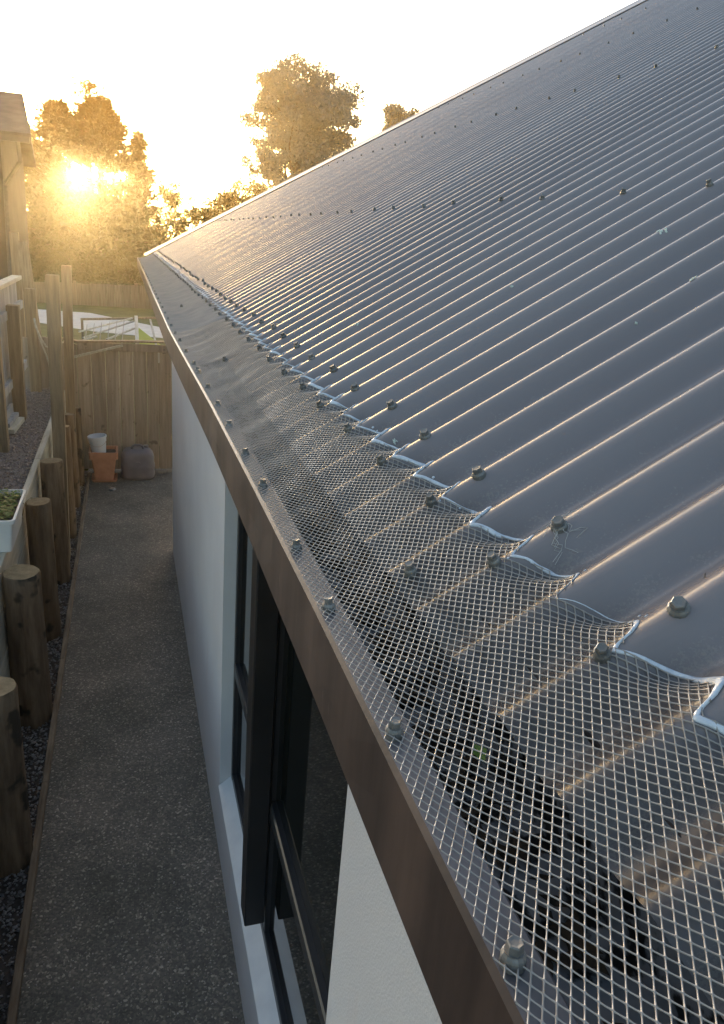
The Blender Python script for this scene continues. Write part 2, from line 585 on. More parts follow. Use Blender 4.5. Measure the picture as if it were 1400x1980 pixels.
sheets = {k: roof_sheet(k) for k in range(-1, 12)}


def screw_mesh(name, washer=0.0088, head=0.0062):
    n = 12
    mb = MB()

    def ring(r, z, n_=n, ph=0.0):
        return [(r * math.cos(2 * math.pi * (i + ph) / n_), r * math.sin(2 * math.pi * (i + ph) / n_), z) for i in range(n_)]
    mb.loft([ring(washer * 1.02, -0.0045), ring(washer, 0.0008), ring(washer * 0.93, 0.0018), ring(head * 1.12, 0.0030), ring(head * 1.12, 0.0036)])
    hexr = []
    for z, r in ((0.0036, 1), (0.0076, 1), (0.0083, 0.86)):
        pts = []
        for i in range(6):
            a0 = (head * r * math.cos(math.pi * i / 3), head * r * math.sin(math.pi * i / 3), z)
            a1 = (head * r * math.cos(math.pi * (i + 1) / 3), head * r * math.sin(math.pi * (i + 1) / 3), z)
            pts += [a0, tuple((p + q) / 2 for p, q in zip(a0, a1))]
        hexr.append(pts)
    hexr.append([tuple(c * 0.55 if ax < 2 else 0.0079 for ax, c in enumerate(p)) for p in hexr[-1]])
    mb.loft(hexr)
    return mb.mesh(name, 'screw_grey')


SCREW = screw_mesh('roof_screw', 0.0076, 0.0054)
SCREW_S = screw_mesh('guard_screw', 0.0060, 0.0042)


def put_screw(name, me, loc, tilt, parent, wob=0.08):
    o = link(name, me, parent)
    o.location = loc
    o.rotation_euler = (random.uniform(-wob, wob), tilt + random.uniform(-wob, wob), random.uniform(0, 1.05))
    return o


for r, s in enumerate(row_s):
    n = 0
    step = 0
    i = 1 if r == 0 else (11 if r == 1 else 10)
    while i < 118:
        y = Y0 + i * PITCH
        if s < s_top(y) - 0.1 and i >= (0 if r == 0 else 8):
            k = min(11, int((y - (Y0 - 0.5 * PITCH)) / (10 * PITCH)))
            put_screw('roof_screw', SCREW if r == 0 else SCREW_S, RP(s + random.uniform(-.006, .006), y + random.uniform(-.003, .003), 0.0016), -TH, sheets[k])
        step += 1
        i += 2 if r == 0 else (3 if step % 2 else 4)

# ---- hip cap flashing and the roof face behind it
h0, h1 = (-0.09, 9.22 + 0.0), (5.9, 9.22 - 0.579 * 6.0)
mb = MB()
nseg = 30
ringsA = []
for i in range(nseg + 1):
    t = i / nseg
    s = h0[0] + (h1[0] - h0[0]) * t
    y = h0[1] + (h1[1] - h0[1]) * t
    ringsA.append([RP(s, y - 0.15, 0.004), RP(s, y - 0.14, 0.010), RP(s, y - 0.02, 0.022), RP(s, y + 0.02, 0.030), (*RP(s, y + 0.06, 0.0)[:2], RP(s, y + 0.06, 0.0)[2] - 0.01),
                   (*RP(s, y + 0.06, 0.0)[:2], RP(s, y + 0.06, 0.0)[2] - 0.03)])
mb.loft(ringsA)
mb.build('hip_cap', 'roof_paint', house)
e0, e1 = Vector(RP(-0.09, 9.24, -0.02)), Vector(RP(5.9, 9.24 - 0.579 * 6.0, -0.02))
MB().add([e0, (9.0, e0.y, e0.z), (9.0, e1.y, e1.z), e1, e0 - Vector((0, 0, .02)), (9.0, e0.y, e0.z - .02), (9.0, e1.y, e1.z - .02), e1 - Vector((0, 0, .02))],
         [(0, 1, 2, 3), (7, 6, 5, 4), (0, 4, 5, 1), (2, 6, 7, 3), (1, 5, 6, 2), (3, 7, 4, 0)]).build('rear_roof', 'roof_paint', house)
p0, p1 = Vector(RP(5.9, -1.0, 0)), Vector(RP(5.9, e1.y, 0))
MB().add([p0, p1, (9.0, p1.y, p1.z - 1.4), (9.0, p0.y, p0.z - 1.4), p0 - Vector((0, 0, .03)), p1 - Vector((0, 0, .03)), (9.0, p1.y, p1.z - 1.43), (9.0, p0.y, p0.z - 1.43)],
         [(0, 1, 2, 3), (7, 6, 5, 4), (0, 4, 5, 1), (2, 6, 7, 3), (1, 5, 6, 2), (3, 7, 4, 0)]).build('far_roof', 'roof_paint', house)

# ---- gutter
LIP_Z, GUT_BOT = 2.840, 2.757
ys = np.concatenate([np.linspace(-0.6, 3.2, 60), np.linspace(3.3, GUT_END, 40)])
rings = []
for y in ys:
    lx = float(lip_x(y))
    w = 0.0008 * math.sin(y * 9.0) + 0.0006 * math.sin(y * 23.0)
    rings.append([(lx + 0.0255, y, LIP_Z - 0.010), (lx + 0.027, y, LIP_Z - 0.002), (lx + 0.025, y, LIP_Z), (lx + 0.003, y, LIP_Z + 0.0003), (lx, y, LIP_Z - 0.003),
                  (lx + w, y, LIP_Z - 0.045), (lx, y, GUT_BOT + 0.003), (lx + 0.003, y, GUT_BOT), (lx + 0.125, y, GUT_BOT), (lx + 0.125, y, GUT_BOT + 0.105),
                  (lx + 0.1225, y, GUT_BOT + 0.105), (lx + 0.1225, y, GUT_BOT + 0.003), (lx + 0.005, y, GUT_BOT + 0.003), (lx + 0.0025, y, GUT_BOT + 0.006),
                  (lx + 0.0025, y, LIP_Z - 0.004), (lx + 0.0235, y, LIP_Z - 0.003)])
gut = MB().loft(rings).build('gutter', ['gutter_brown', 'gutter_inside', 'lip_grey'], house)
for p in gut.data.polygons:                       # the inside has weathered to a spotted grey
    k = p.index % 16
    if len(p.vertices) == 4 and k in (10, 11):
        p.material_index = 1
    elif len(p.vertices) == 4 and k in (1, 2):
        p.material_index = 2
lx = float(lip_x(GUT_END))
MB().box(lx - 0.001, lx + 0.127, GUT_END, GUT_END + 0.003, GUT_BOT - 0.001, LIP_Z + 0.002).build('stop_end', 'gutter_brown', gut)
# leaf litter lying in the gutter
nl = 1500
yy = rng.uniform(0.0, 4.5, nl)
xx = lip_x(yy) + 0.028 + 0.070 * np.where(rng.random(nl) < 0.6, rng.random(nl) ** 2.6, 1 - rng.random(nl) ** 3)
P = np.stack([xx, yy, GUT_BOT + 0.005 + 0.006 * rng.random(nl)], 1)
a = rng.random(nl) * 6.28
d = np.stack([np.cos(a), np.sin(a), 0.25 * (rng.random(nl) - .5)], 1) * (0.008 + 0.016 * rng.random((nl, 1)))
q = np.stack([-np.sin(a), np.cos(a), 0.4 * (rng.random(nl) - .5)], 1) * (0.0025 + 0.005 * rng.random((nl, 1)))
V = np.stack([P - d, P + q, P + d, P - q], 1).reshape(-1, 3)
F = np.arange(nl * 4).reshape(-1, 4)
link('leaf_litter', fast_mesh('leaf_litter', V, F, 'litter'), gut, kind='stuff')

# ---- mesh guard: an expanded-metal sheet from the sealant line, over the ends of the sheets, to the gutter lip
ctrl = [(0.0, 0.0), (-0.030, -0.0178), (-0.0600, -0.0352), (-0.0780, -0.0440), (-0.098, -0.0500), (-0.118, -0.0550), (-0.134, -0.0570), (-0.1512, -0.0572)]
cx = np.array([p[0] for p in ctrl])
cz = np.array([p[1] for p in ctrl])
arc = np.concatenate([[0], np.cumsum(np.hypot(np.diff(cx), np.diff(cz)))])
GW = arc[-1]


def guard_pt(w, y):
    """w: distance down from the sealant line"""
    x = np.interp(w, arc, cx)
    z = np.interp(w, arc, cz)
    t = np.clip(w / GW, 0, 1)
    x = OX + x + (lip_x(y) - (OX - 0.1525)) * t
    neg = np.minimum(w, 0.0)
    x = x - neg * CS
    z = z - neg * SN
    dec = np.exp(-((w + seal_s(y)) / 0.023) ** 2)
    free = sstep(0.02, 0.09, w) * (1 - sstep(0.135, 0.16, w))
    bulge = free * (0.0014 * np.sin(y * 8.0 + 1.0) + 0.0009 * np.sin(y * 21 + w * 30) + 0.0005 * np.sin(y * 61 + w * 55) + 0.0035 * sstep(1.755, 1.80, y) * np.exp(-np.clip(y - 1.80, 0, 9) / 0.5) - 0.002 * np.exp(-((y - 1.70) / 0.08) ** 2) + 0.002 * np.exp(-((y - 3.1) / 0.05) ** 2))
    edge = (1 - sstep(0.0, 0.018, GW - w)) * 0.0012 * np.abs(np.sin(np.pi * (y - 0.19) / 0.18))
    h = prof(y) * dec + 0.0016 + bulge + edge
    return np.stack([x - h * SN * (1 - t), y, ZC + z + h * (CS + (1 - CS) * t)], -1)


LW, SW = 0.0105, 2 * GW / 49.0


def guard(y_a, y_b, rows, fine, wd, th):
    i0, i1 = int(round(y_a / LW)), int(round(y_b / LW))
    I = np.arange(i0, i1)
    A, B = [], []
    for j in range(-12, rows):
        w0, w1 = j * SW / 2, (j + 1) * SW / 2
        ya_ = (I + 0.5 * (j % 2)) * LW
        for sg in (-1, 1):
            A.append(np.stack([np.full(len(I), w0), ya_], 1))
            B.append(np.stack([np.full(len(I), w1), ya_ + sg * LW / 2], 1))
    A, B = np.concatenate(A), np.concatenate(B)
    kp = (A[:, 0] + seal_s(A[:, 1]) > -0.002)
    A, B = A[kp], B[kp]
    d2 = (B - A)
    d2 /= np.linalg.norm(d2, axis=1, keepdims=True)
    n2 = np.stack([-d2[:, 1], d2[:, 0]], 1)
    if fine:
        # four-sided strand, thin in the middle, thick at the knuckles
        st = [(0.0, 1.35), (0.22, 0.95), (0.5, 0.82), (0.78, 0.95), (1.0, 1.35)] if fine > 1 else [(0.0, 1.25), (0.5, 0.88), (1.0, 1.25)]
        ringsV = []
        for t, k in st:
            c = A + (B - A) * t
            sag = (0.00012 * math.sin(math.pi * t))
            L_ = guard_pt(c[:, 0] + n2[:, 0] * wd * k / 2, c[:, 1] + n2[:, 1] * wd * k / 2)
            Rr = guard_pt(c[:, 0] - n2[:, 0] * wd * k / 2, c[:, 1] - n2[:, 1] * wd * k / 2)
            C = guard_pt(c[:, 0], c[:, 1])
            up = np.array([0, 0, th / 2 * (0.8 + 0.2 * k)])
            ringsV += [L_ + [0, 0, -sag], C + up + [0, 0, -sag], Rr + [0, 0, -sag], C - up + [0, 0, -sag]]
        V = np.stack(ringsV, 1)
        nr = len(st)
        f = []
        for r in range(nr - 1):
            for k in range(4):
                k2 = (k + 1) % 4
                f.append((r * 4 + k, r * 4 + k2, r * 4 + 4 + k2, r * 4 + 4 + k))
        f = np.array(f)
        F = f[None] + (np.arange(len(A)) * 4 * nr)[:, None, None]
        return V.reshape(-1, 3), F.reshape(-1, 4)
    ends = []
    for c in (A, B):
        L_ = guard_pt(c[:, 0] + n2[:, 0] * wd / 2, c[:, 1] + n2[:, 1] * wd / 2)
        Rr = guard_pt(c[:, 0] - n2[:, 0] * wd / 2, c[:, 1] - n2[:, 1] * wd / 2)
        C = guard_pt(c[:, 0], c[:, 1]) + [0, 0, th]
        ends += [L_, C, Rr]
    V = np.stack(ends, 1)
    f = np.array([(0, 1, 4, 3), (1, 2, 5, 4)])
    F = f[None] + (np.arange(len(A)) * 6)[:, None, None]
    return V.reshape(-1, 3), F.reshape(-1, 4)


rows = 49
V0, F0 = guard(0.03, 0.90, rows, 2, 0.00104, 0.0012)
V1, F1 = guard(0.90, 2.40, rows, 1, 0.00115, 0.0014)
V2, F2 = guard(2.40, GUT_END - 0.01, rows, 0, 0.00118, 0.0013)
gme = fast_mesh('gutter_guard', np.concatenate([V0, V1, V2]), np.concatenate([F0, F1 + len(V0), F2 + len(V0) + len(V1)]), 'guard_wire', False)
gg = link('gutter_guard', gme, house, kind='stuff', label='grey wire mesh of small diamonds laid over the gutter')

# silicone bead following the corrugations: flattened, thick and thin, smeared by hand
yy = np.arange(-0.10, 8.85, PITCH / 26)
nb = len(yy)


def rough_noise(step, amp):
    k_ = rng.normal(0, 1, int(nb / step) + 3)
    return amp * np.interp(np.arange(nb) / step, np.arange(len(k_)), k_)


ph_ = 2 * np.pi * (yy - Y0) / PITCH
ww = seal_s(yy) + rough_noise(22, 0.0020) + rough_noise(7, 0.0011) + rough_noise(2.3, 0.0005)
rad = 0.0013 * (1 + rough_noise(30, 0.35) + rough_noise(9, 0.30) + rough_noise(2.5, 0.16) + 0.75 * np.clip(np.sin(ph_ + 0.3), 0, 1)).clip(0.22, 2.6)
rgs = []
for y_, w_, r_ in zip(yy, ww, rad):
    hh = float(prof(y_))
    rgs.append([RP(0.002 + w_ + 1.7 * r_ * math.cos(t_), y_, hh + 0.0006 + 0.95 * r_ * math.sin(t_)) for t_ in [2 * math.pi * k / 8 for k in range(8)]])
mb = MB().loft(rgs)
for _ in range(60):                                   # strings and dabs beside the bead
    y_ = 0.05 + 2.6 * random.random() ** 1.5
    r_ = random.uniform(0.0006, 0.0014)
    w_ = float(seal_s(y_)) + random.uniform(-0.007, 0.008)
    hh = float(prof(y_))
    mb.loft([[RP(0.002 + w_ + r_ * k_ * 1.6 * math.cos(t_), y_ + r_ * k_ * math.sin(t_), float(prof(y_ + r_ * k_ * math.sin(t_))) + z_) for t_ in [2 * math.pi * q_ / 6 for q_ in range(6)]] for k_, z_ in ((1.0, 0.0002), (0.8, 0.0009), (0.3, 0.0013))])
mb.build('sealant_bead', 'sealant', gg, smooth=True, label='bluish white silicone bead along the top edge of the mesh')

# screws holding the guard: on the crests below the sealant, along the lip and a few between
for i in range(1, 112, 2):
    y = Y0 + i * PITCH + random.uniform(-.004, .004)
    put_screw('guard_screw', SCREW_S, RP(-0.007 + random.uniform(-.003, .003), y, 0.0042), -TH, gg)
lip_y = [0.203, 0.369, 0.545, 0.678, 0.879, 1.025, 1.197, 1.352, 1.513, 1.68, 1.715, 1.80, 1.994, 2.199, 2.36, 2.55, 2.75, 2.95]
while lip_y[-1] < 8.3:
    lip_y.append(lip_y[-1] + random.uniform(0.17, 0.24))
for y in lip_y:
    put_screw('guard_screw', SCREW_S, (float(lip_x(y)) + 0.0105, y, LIP_Z + 0.0052), 0.0, gg)
for w, y in ((0.072, 0.560), (0.086, 1.776), (0.09, 3.1)):
    p = guard_pt(np.array([w]), np.array([y]))[0]
    put_screw('guard_screw', SCREW_S, (p[0], p[1], p[2] + 0.0025), -0.35, gg)

# ---- walls, soffit, window
WX = 0.404
WZ = 2.742
OY0, OY1, OZ0, OZ1 = 1.13, 3.125, 0.425, 2.40
WT = 0.14
mb = MB()
mb.box(WX, WX + WT, -3.0, OY0, 0.0, WZ)
mb.box(WX, WX + WT, OY1, 7.22, 0.0, WZ)
mb.box(WX, WX + WT, OY0, OY1, 0.0, OZ0)
mb.box(WX, WX + WT, OY0, OY1, OZ1, WZ)
mb.box(WX + WT, 6.0, 7.08, 7.22, 0.0, WZ)
mb.build('wall', 'wall_plaster', house)
MB().box(OX - 0.10, 6.0, -3.0, 8.9, WZ + 0.002, WZ + 0.012).build('soffit', 'soffit_paint', house)
win = link('window', None, house)
GX = 0.462                                  # face of the window frame
# sloping sill
MB().add([(WX - 0.006, OY0 + .001, OZ0 - 0.010), (WX - 0.006, OY1 - .001, OZ0 - 0.010), (WX - 0.006, OY1 - .001, OZ0 + 0.006), (WX - 0.006, OY0 + .001, OZ0 + 0.006),
          (GX + 0.03, OY0 + .001, OZ0 + 0.085), (GX + 0.03, OY1 - .001, OZ0 + 0.085), (GX + 0.03, OY0 + .001, OZ0 + 0.002), (GX + 0.03, OY1 - .001, OZ0 + 0.002), (WX - 0.001, OY0 + .001, OZ0 + 0.002), (WX - 0.001, OY1 - .001, OZ0 + 0.002), (WX - 0.001, OY0 + .001, OZ0 - 0.010), (WX - 0.001, OY1 - .001, OZ0 - 0.010)],
         [(0, 1, 2, 3), (3, 2, 5, 4), (4, 5, 7, 6), (6, 7, 9, 8), (8, 9, 11, 10), (10, 11, 1, 0), (0, 3, 4, 6, 8, 10), (1, 11, 9, 7, 5, 2)]).build('window_sill', 'sill_paint', win)
FB, FT = OZ0 + 0.085 - 0.03, OZ1 - 0.002
TRZ = 1.13
mb = MB()
mb.box(GX, GX + 0.05, OY1 - 0.042, OY1 - 0.001, FB, FT, 0.004)
mb.box(GX, GX + 0.05, OY0 + 0.001, OY0 + 0.042, FB, FT, 0.004)
mb.box(GX + 0.001, GX + 0.05, OY0 + 0.043, OY1 - 0.043, FB, FB + 0.05, 0.004)
mb.box(GX + 0.001, GX + 0.05, OY0 + 0.043, OY1 - 0.043, FT - 0.042, FT - 0.001, 0.004)
mb.build('window_frame', 'joinery', win)
for a0, a1 in ((OY0 + 0.043, 2.128), (2.182, OY1 - 0.043)):
    MB().box(GX - 0.004, GX + 0.046, a0, a1, TRZ, TRZ + 0.062, 0.006).build('transom', 'joinery', win)
    MB().box(GX + 0.022, GX + 0.030, a0, a1, FB + 0.051, TRZ - 0.001).build('pane', 'glass', win)
    MB().box(GX + 0.022, GX + 0.030, a0, a1, TRZ + 0.063, FT - 0.043).build('pane', 'glass', win)
MB().box(GX + 0.002, GX + 0.048, 2.129, 2.181, FB + 0.051, FT - 0.043, 0.004).build('mullion', 'joinery', win)
MB().box(0.378, GX - 0.006, 2.10, 2.205, 0.615, WZ - 0.004, 0.004).build('mullion_cover', 'black_metal', win, label='black upright box standing out from the middle of the window')

# ---- lichen spots on the roof
def lichen(s, y, r, seed):
    rr = random.Random(seed)
    mb_ = MB()
    for _ in range(9):
        a_, d_ = rr.uniform(0, 6.28), r * rr.random() ** 0.7
        cs_, cy_ = s + d_ * math.cos(a_), y + d_ * math.sin(a_)
        q_ = r * rr.uniform(0.16, 0.34)
        n_ = 7
        base_ = [RP(cs_ + q_ * math.cos(2 * math.pi * k / n_) * rr.uniform(.7, 1.2), cy_ + q_ * math.sin(2 * math.pi * k / n_) * rr.uniform(.7, 1.2), 0) for k in range(n_)]
        base_ = [RP((p[0] - OX) / CS, p[1], float(prof(p[1])) + 0.0003) for p in base_]
        top_ = [(p[0] * .75 + RP(cs_, cy_)[0] * .25, p[1] * .75 + cy_ * .25, p[2] * .75 + RP(cs_, cy_, float(prof(cy_)))[2] * .25 + 0.0015) for p in base_]
        mb_.loft([base_, top_])
    mb_.build('lichen_patch', 'lichen', house)


def roof_at(u, v):
    d = Rwc.T @ np.array([u - 700, v - 990, FPX])
    n = np.array([-SN, 0, CS])
    t = n @ np.array([OX, 0, ZC - CAM_Z - 0.006]) / (n @ d)
    P_ = d * t
    return (P_[0] - OX) * CS + (P_[2] + CAM_Z - ZC) * SN, P_[1]


for k, (u, v, r) in enumerate(((1280, 453, .0085), (1340, 546, .006), (990, 557, .003), (1027, 433, .005), (690, 630, .006), (762, 849, .0032), (1048, 770, .0022), (1230, 625, .002))):
    s, y = roof_at(u, v)
    lichen(s, y, r, k)

# ================================================================== SMALL THINGS ON THE ROOF
# cobweb round a screw
sy = Y0 + 3 * PITCH
cen = Vector(RP(0.057, sy, 0.004))
mb = MB()
rr = random.Random(5)
for k in range(15):
    a_ = rr.uniform(0, 6.28)
    L_ = rr.uniform(0.014, 0.034)
    pts = []
    for t in np.linspace(0.15, 1, 8):
        s_ = 0.057 + math.cos(a_ + 0.5 * t * rr.uniform(-1, 1)) * L_ * t
        y_ = sy + math.sin(a_ + 0.3 * t) * L_ * t
        pts.append(RP(s_ + rr.uniform(-.0012, .0012), y_ + rr.uniform(-.0012, .0012), float(prof(y_)) + 0.0007 + 0.005 * (1 - t)))
    mb.tube(pts, 0.00026, n=4, cap=False)
mb.build('cobweb', 'web', label='wispy cobweb strands round a roof screw near the mesh edge', cat='cobweb')
# twig in a pan
s_, y_ = roof_at(1355, 1115)
mb = MB()
mb.tube([RP(s_ - 0.012, y_ - 0.004, -0.0135), RP(s_, y_, -0.0125), RP(s_ + 0.010, y_ + 0.002, -0.0130), RP(s_ + 0.022, y_ + 0.004, -0.0125)], [0.0010, 0.0016, 0.0013, 0.0006], n=6)
mb.tube([RP(s_, y_, -0.0125), RP(s_ + 0.008, y_ + 0.006, -0.0105)], [0.0008, 0.0004], n=5)
mb.build('twig', 'bark', label='short dark twig lying in the nearest roof valley', cat='twig')
# leaf caught under the mesh
MB().add([(OX - 0.093, 0.335, 2.838), (OX - 0.099, 0.343, 2.841), (OX - 0.093, 0.352, 2.840), (OX - 0.088, 0.343, 2.842)], [(0, 1, 2, 3)]).build('fallen_leaf', 'leaf_green', label='small yellow green leaf caught under the gutter mesh', cat='leaf')

# ================================================================== RETAINING WALL, EDGING
rw = thing('retaining_wall', 'low timber retaining wall of pale boards behind round log posts beside the path', 'retaining wall')
for k in range(4):
    z0 = 0.02 + k * 0.272
    for j, (a0, a1) in enumerate(((0.2, 3.9), (3.9, 6.95), (6.95, 10.1))):
        MB().box(-0.832 + random.uniform(-.003, .003), -0.780 + random.uniform(-.004, .004), a0 + .003, a1 - .003, z0, z0 + 0.262, 0.005).build('board', 'pale_timber', rw)
for lx_, ly_, lr_, lh_ in LOGS:
    n = 20
    rr = random.Random(int(ly_ * 100))
    ph = [rr.uniform(-.05, .05) for _ in range(n)]
    rings = []
    lean = (rr.uniform(-.012, .012), rr.uniform(-.015, .015))
    for t in (0, .12, .3, .5, .7, .88, .985, 1.0):
        z = -0.15 + (lh_ + 0.15) * t
        k = 1.05 - 0.07 * t - (0.06 if t == 1.0 else 0)
        rings.append([(lx_ + lean[0] * t + lr_ * k * (1 + ph[i] + 0.02 * math.sin(i * 2.3 + t * 5)) * math.cos(2 * math.pi * i / n),
                       ly_ + lean[1] * t + lr_ * k * (1 + ph[i] + 0.02 * math.sin(i * 1.7 + t * 4)) * math.sin(2 * math.pi * i / n), z + (0.006 * math.cos(2 * math.pi * i / n + ly_) if t > .95 else 0)) for i in range(n)])
    o = MB().loft(rings).build('log_post', ['log_wood', 'log_end'], rw, smooth=True, sharp=50)
    for p in o.data.polygons:
        if p.normal.z > 0.9:
            p.material_index = 1
ed = thing('path_edging', 'weathered thin timber edging boards between path and gravel strip', 'edging')
ya = 0.9
while ya < 9.9:
    yb = min(9.95, ya + random.uniform(0.9, 1.7))
    MB().box(-0.548, -0.512, ya + .004, yb, -0.12, 0.028 + random.uniform(-.006, .006), 0.004).build('board', 'edging_wood', ed)
    ya = yb

# ================================================================== POSTS AND FENCES ON THE LEFT
def post(name, label, x, y, w, z0, z1, lean=(0, 0), m_='post_wood', d=None):
    d = d or w
    rings_ = []
    for z, k in ((z0, 1), (z1 - 0.006, 1), (z1, 0.9)):
        t = (z - z0) / (z1 - z0)
        cx_, cy_ = x + lean[0] * t, y + lean[1] * t
        rings_.append([(cx_ + sx_ * w / 2 * k, cy_ + sy_ * d / 2 * k, z) for sx_, sy_ in ((-1, -1), (1, -1), (1, 1), (-1, 1))])
    return MB().loft(rings_), label


def post_thing(name, label, *a, **k):
    mb_, lab = post(name, label, *a, **k)
    return mb_.build(name, k.get('m_', 'post_wood'), label=lab, cat='post')


post_thing('timber_post', 'tall square timber post rising among the log posts, nearer of the two tall ones', -0.655, 7.22, 0.112, -0.1, 2.70, lean=(0.045, 0.0))
post_thing('timber_post', 'tall square timber post close to the left end of the wooden gate', -0.70, 9.42, 0.105, -0.1, 2.68, lean=(0.06, 0.0))
post_thing('timber_post', 'short thick square post standing in the terrace gravel before the grey fence', -1.155, 8.72, 0.125, TER - 0.1, 2.275, lean=(0.012, 0))
post_thing('timber_post', 'square post with pale lit edge behind the short thick terrace post', -1.14, 10.25, 0.125, TER - 0.1, 2.335, lean=(0.01, 0))
post_thing('timber_post', 'slim tall post rising behind the end of the grey fence rail', -1.52, 12.3, 0.12, -0.1, 2.95)
mb = MB().beam((-1.16, 11.2, 1.0), (-1.32, 11.4, 2.86), 0.15, 0.025, up=(0, 1, 0))
mb.build('leaning_plank', 'post_wood', label='dark plank leaning beside the slim tall post', cat='plank')

bf = thing('boundary_fence', 'grey weathered paling fence with cap rail along the terrace at far left', 'fence')
ya = 4.2
while ya < 9.9:
    w = random.uniform(0.138, 0.148)
    MB().box(-1.262 + random.uniform(-.002, .002), -1.243, ya, ya + w, TER + 0.03, 2.44 + random.uniform(-.01, .01), 0.003).build('paling', 'grey_wood', bf)
    ya += w + random.uniform(0.004, 0.009)
MB().box(-1.30, -1.19, 4.1, 10.02, 2.452, 2.497, 0.004).build('cap_rail', 'pale_timber', bf)
MB().box(-1.241, -1.195, 4.1, 10.0, 2.12, 2.215, 0.004).build('rail', 'grey_wood', bf)
MB().box(-1.241, -1.195, 4.1, 10.0, 1.40, 1.495, 0.004).build('rail', 'grey_wood', bf)
MB().box(-1.241, -1.205, 4.1, 8.62, TER + 0.01, TER + 0.19, 0.004).build('plinth_board', 'grey_wood', bf)
for y in (5.4, 7.35):
    MB().box(-1.194, -1.10, y, y + 0.1, TER - 0.1, 2.40, 0.004).build('fence_post', 'post_wood', bf)

oc = thing('timber_offcut', 'pale timber offcut with dark sawn end lying on the terrace gravel', 'offcut')
MB().beam((-1.165, 7.95, TER + 0.04), (-1.13, 8.5, TER + 0.045), 0.09, 0.045).build('piece', 'pale_timber', oc)
MB().beam((-1.20, 8.0, TER + 0.09), (-1.175, 8.52, TER + 0.095), 0.07, 0.04).build('piece', 'grey_wood', oc)

sf = thing('side_fence', 'dark brown board fence closing the terrace behind the posts', 'fence')
xa = -1.9
while xa < -0.86:
    MB().box(xa, xa + 0.146, 10.40 + random.uniform(-.004, .004), 10.424, TER - 0.05, 1.72 + random.uniform(-.01, .01), 0.003).build('board', 'gate_wood', sf)
    xa += 0.151
MB().box(-1.9, -0.84, 10.427, 10.475, 1.60, 1.69, 0.003).build('rail', 'gate_wood', sf)

hose = MB().tube([(-1.09, 10.10, 1.99), (-1.075, 10.05, 1.90), (-1.02, 10.0, 1.76), (-0.965, 9.98, 1.67), (-0.93, 9.98, 1.655), (-0.925, 10.0, 1.69)], 0.013, n=7)
hose.tube([(-1.08, 10.12, 1.90), (-1.03, 10.05, 1.72), (-0.97, 10.02, 1.55), (-0.93, 10.01, 1.37)], 0.011, n=7)
hose.build('hose', 'pale_timber', smooth=True, label='pale looped hose hanging from the post above the terrace end', cat='hose')

# ================================================================== GATE
GY = 10.06
gt = thing('gate', 'brown timber gate of upright boards closing the end of the path', 'gate')
edges = [-0.80, -0.62, -0.447, -0.272, -0.100, 0.073, 0.245, 0.392, 0.560]
for k in range(8):
    dy = 0.03 if k < 2 else 0
    MB().box(edges[k] + .003, edges[k + 1] - .003, GY + dy + random.uniform(-.003, .003), GY + 0.024 + dy, 0.03, 1.70 + random.uniform(-.006, .006), 0.003).build('board', 'gate_wood', gt)
MB().box(-0.60, 0.57, GY - 0.034, GY - 0.005, 1.635, 1.735, 0.003).build('rail', 'gate_wood', gt)
MB().add([(-0.86, GY - .05, 1.765), (-0.60, GY - .05, 1.725), (0.0, GY - .05, 1.752), (0.60, GY - .05, 1.765), (0.60, GY + .07, 1.765), (0.0, GY + .07, 1.752), (-0.60, GY + .07, 1.725), (-0.86, GY + .07, 1.765)] +
         [(-0.86, GY - .05, 1.785), (-0.60, GY - .05, 1.745), (0.0, GY - .05, 1.772), (0.60, GY - .05, 1.785), (0.60, GY + .07, 1.785), (0.0, GY + .07, 1.772), (-0.60, GY + .07, 1.745), (-0.86, GY + .07, 1.785)],
         [(8, 9, 14, 15), (9, 10, 13, 14), (10, 11, 12, 13), (0, 1, 9, 8), (1, 2, 10, 9), (2, 3, 11, 10), (4, 5, 13, 12), (5, 6, 14, 13), (6, 7, 15, 14), (7, 0, 8, 15), (3, 4, 12, 11), (7, 6, 1, 0), (6, 5, 2, 1), (5, 4, 3, 2)]).build('capping', 'post_wood', gt)
MB().beam((-0.74, GY - 0.07, 1.52), (-0.05, GY - 0.055, 1.715), 0.03, 0.028).build('brace', 'pale_timber', gt)
MB().box(0.385, 0.41, GY - 0.030, GY - 0.006, 1.50, 1.632).build('latch', 'rod_metal', gt)
for x in (-0.83, 0.60):
    MB().box(x, x + 0.1, GY + 0.08, GY + 0.18, -0.1, 1.70, 0.003).build('gate_post', 'gate_wood', gt)

# ================================================================== POT, BUCKET, CAN
def sq_ring(cx_, cy_, w, z, b):
    pts = []
    for q, (sx_, sy_) in enumerate(((1, 1), (-1, 1), (-1, -1), (1, -1))):
        for t in range(4):
            a_ = math.pi / 2 * q + math.pi / 2 * t / 3
            pts.append((cx_ + sx_ * (w / 2 - b) + b * math.cos(a_), cy_ + sy_ * (w / 2 - b) + b * math.sin(a_), z))
    return pts


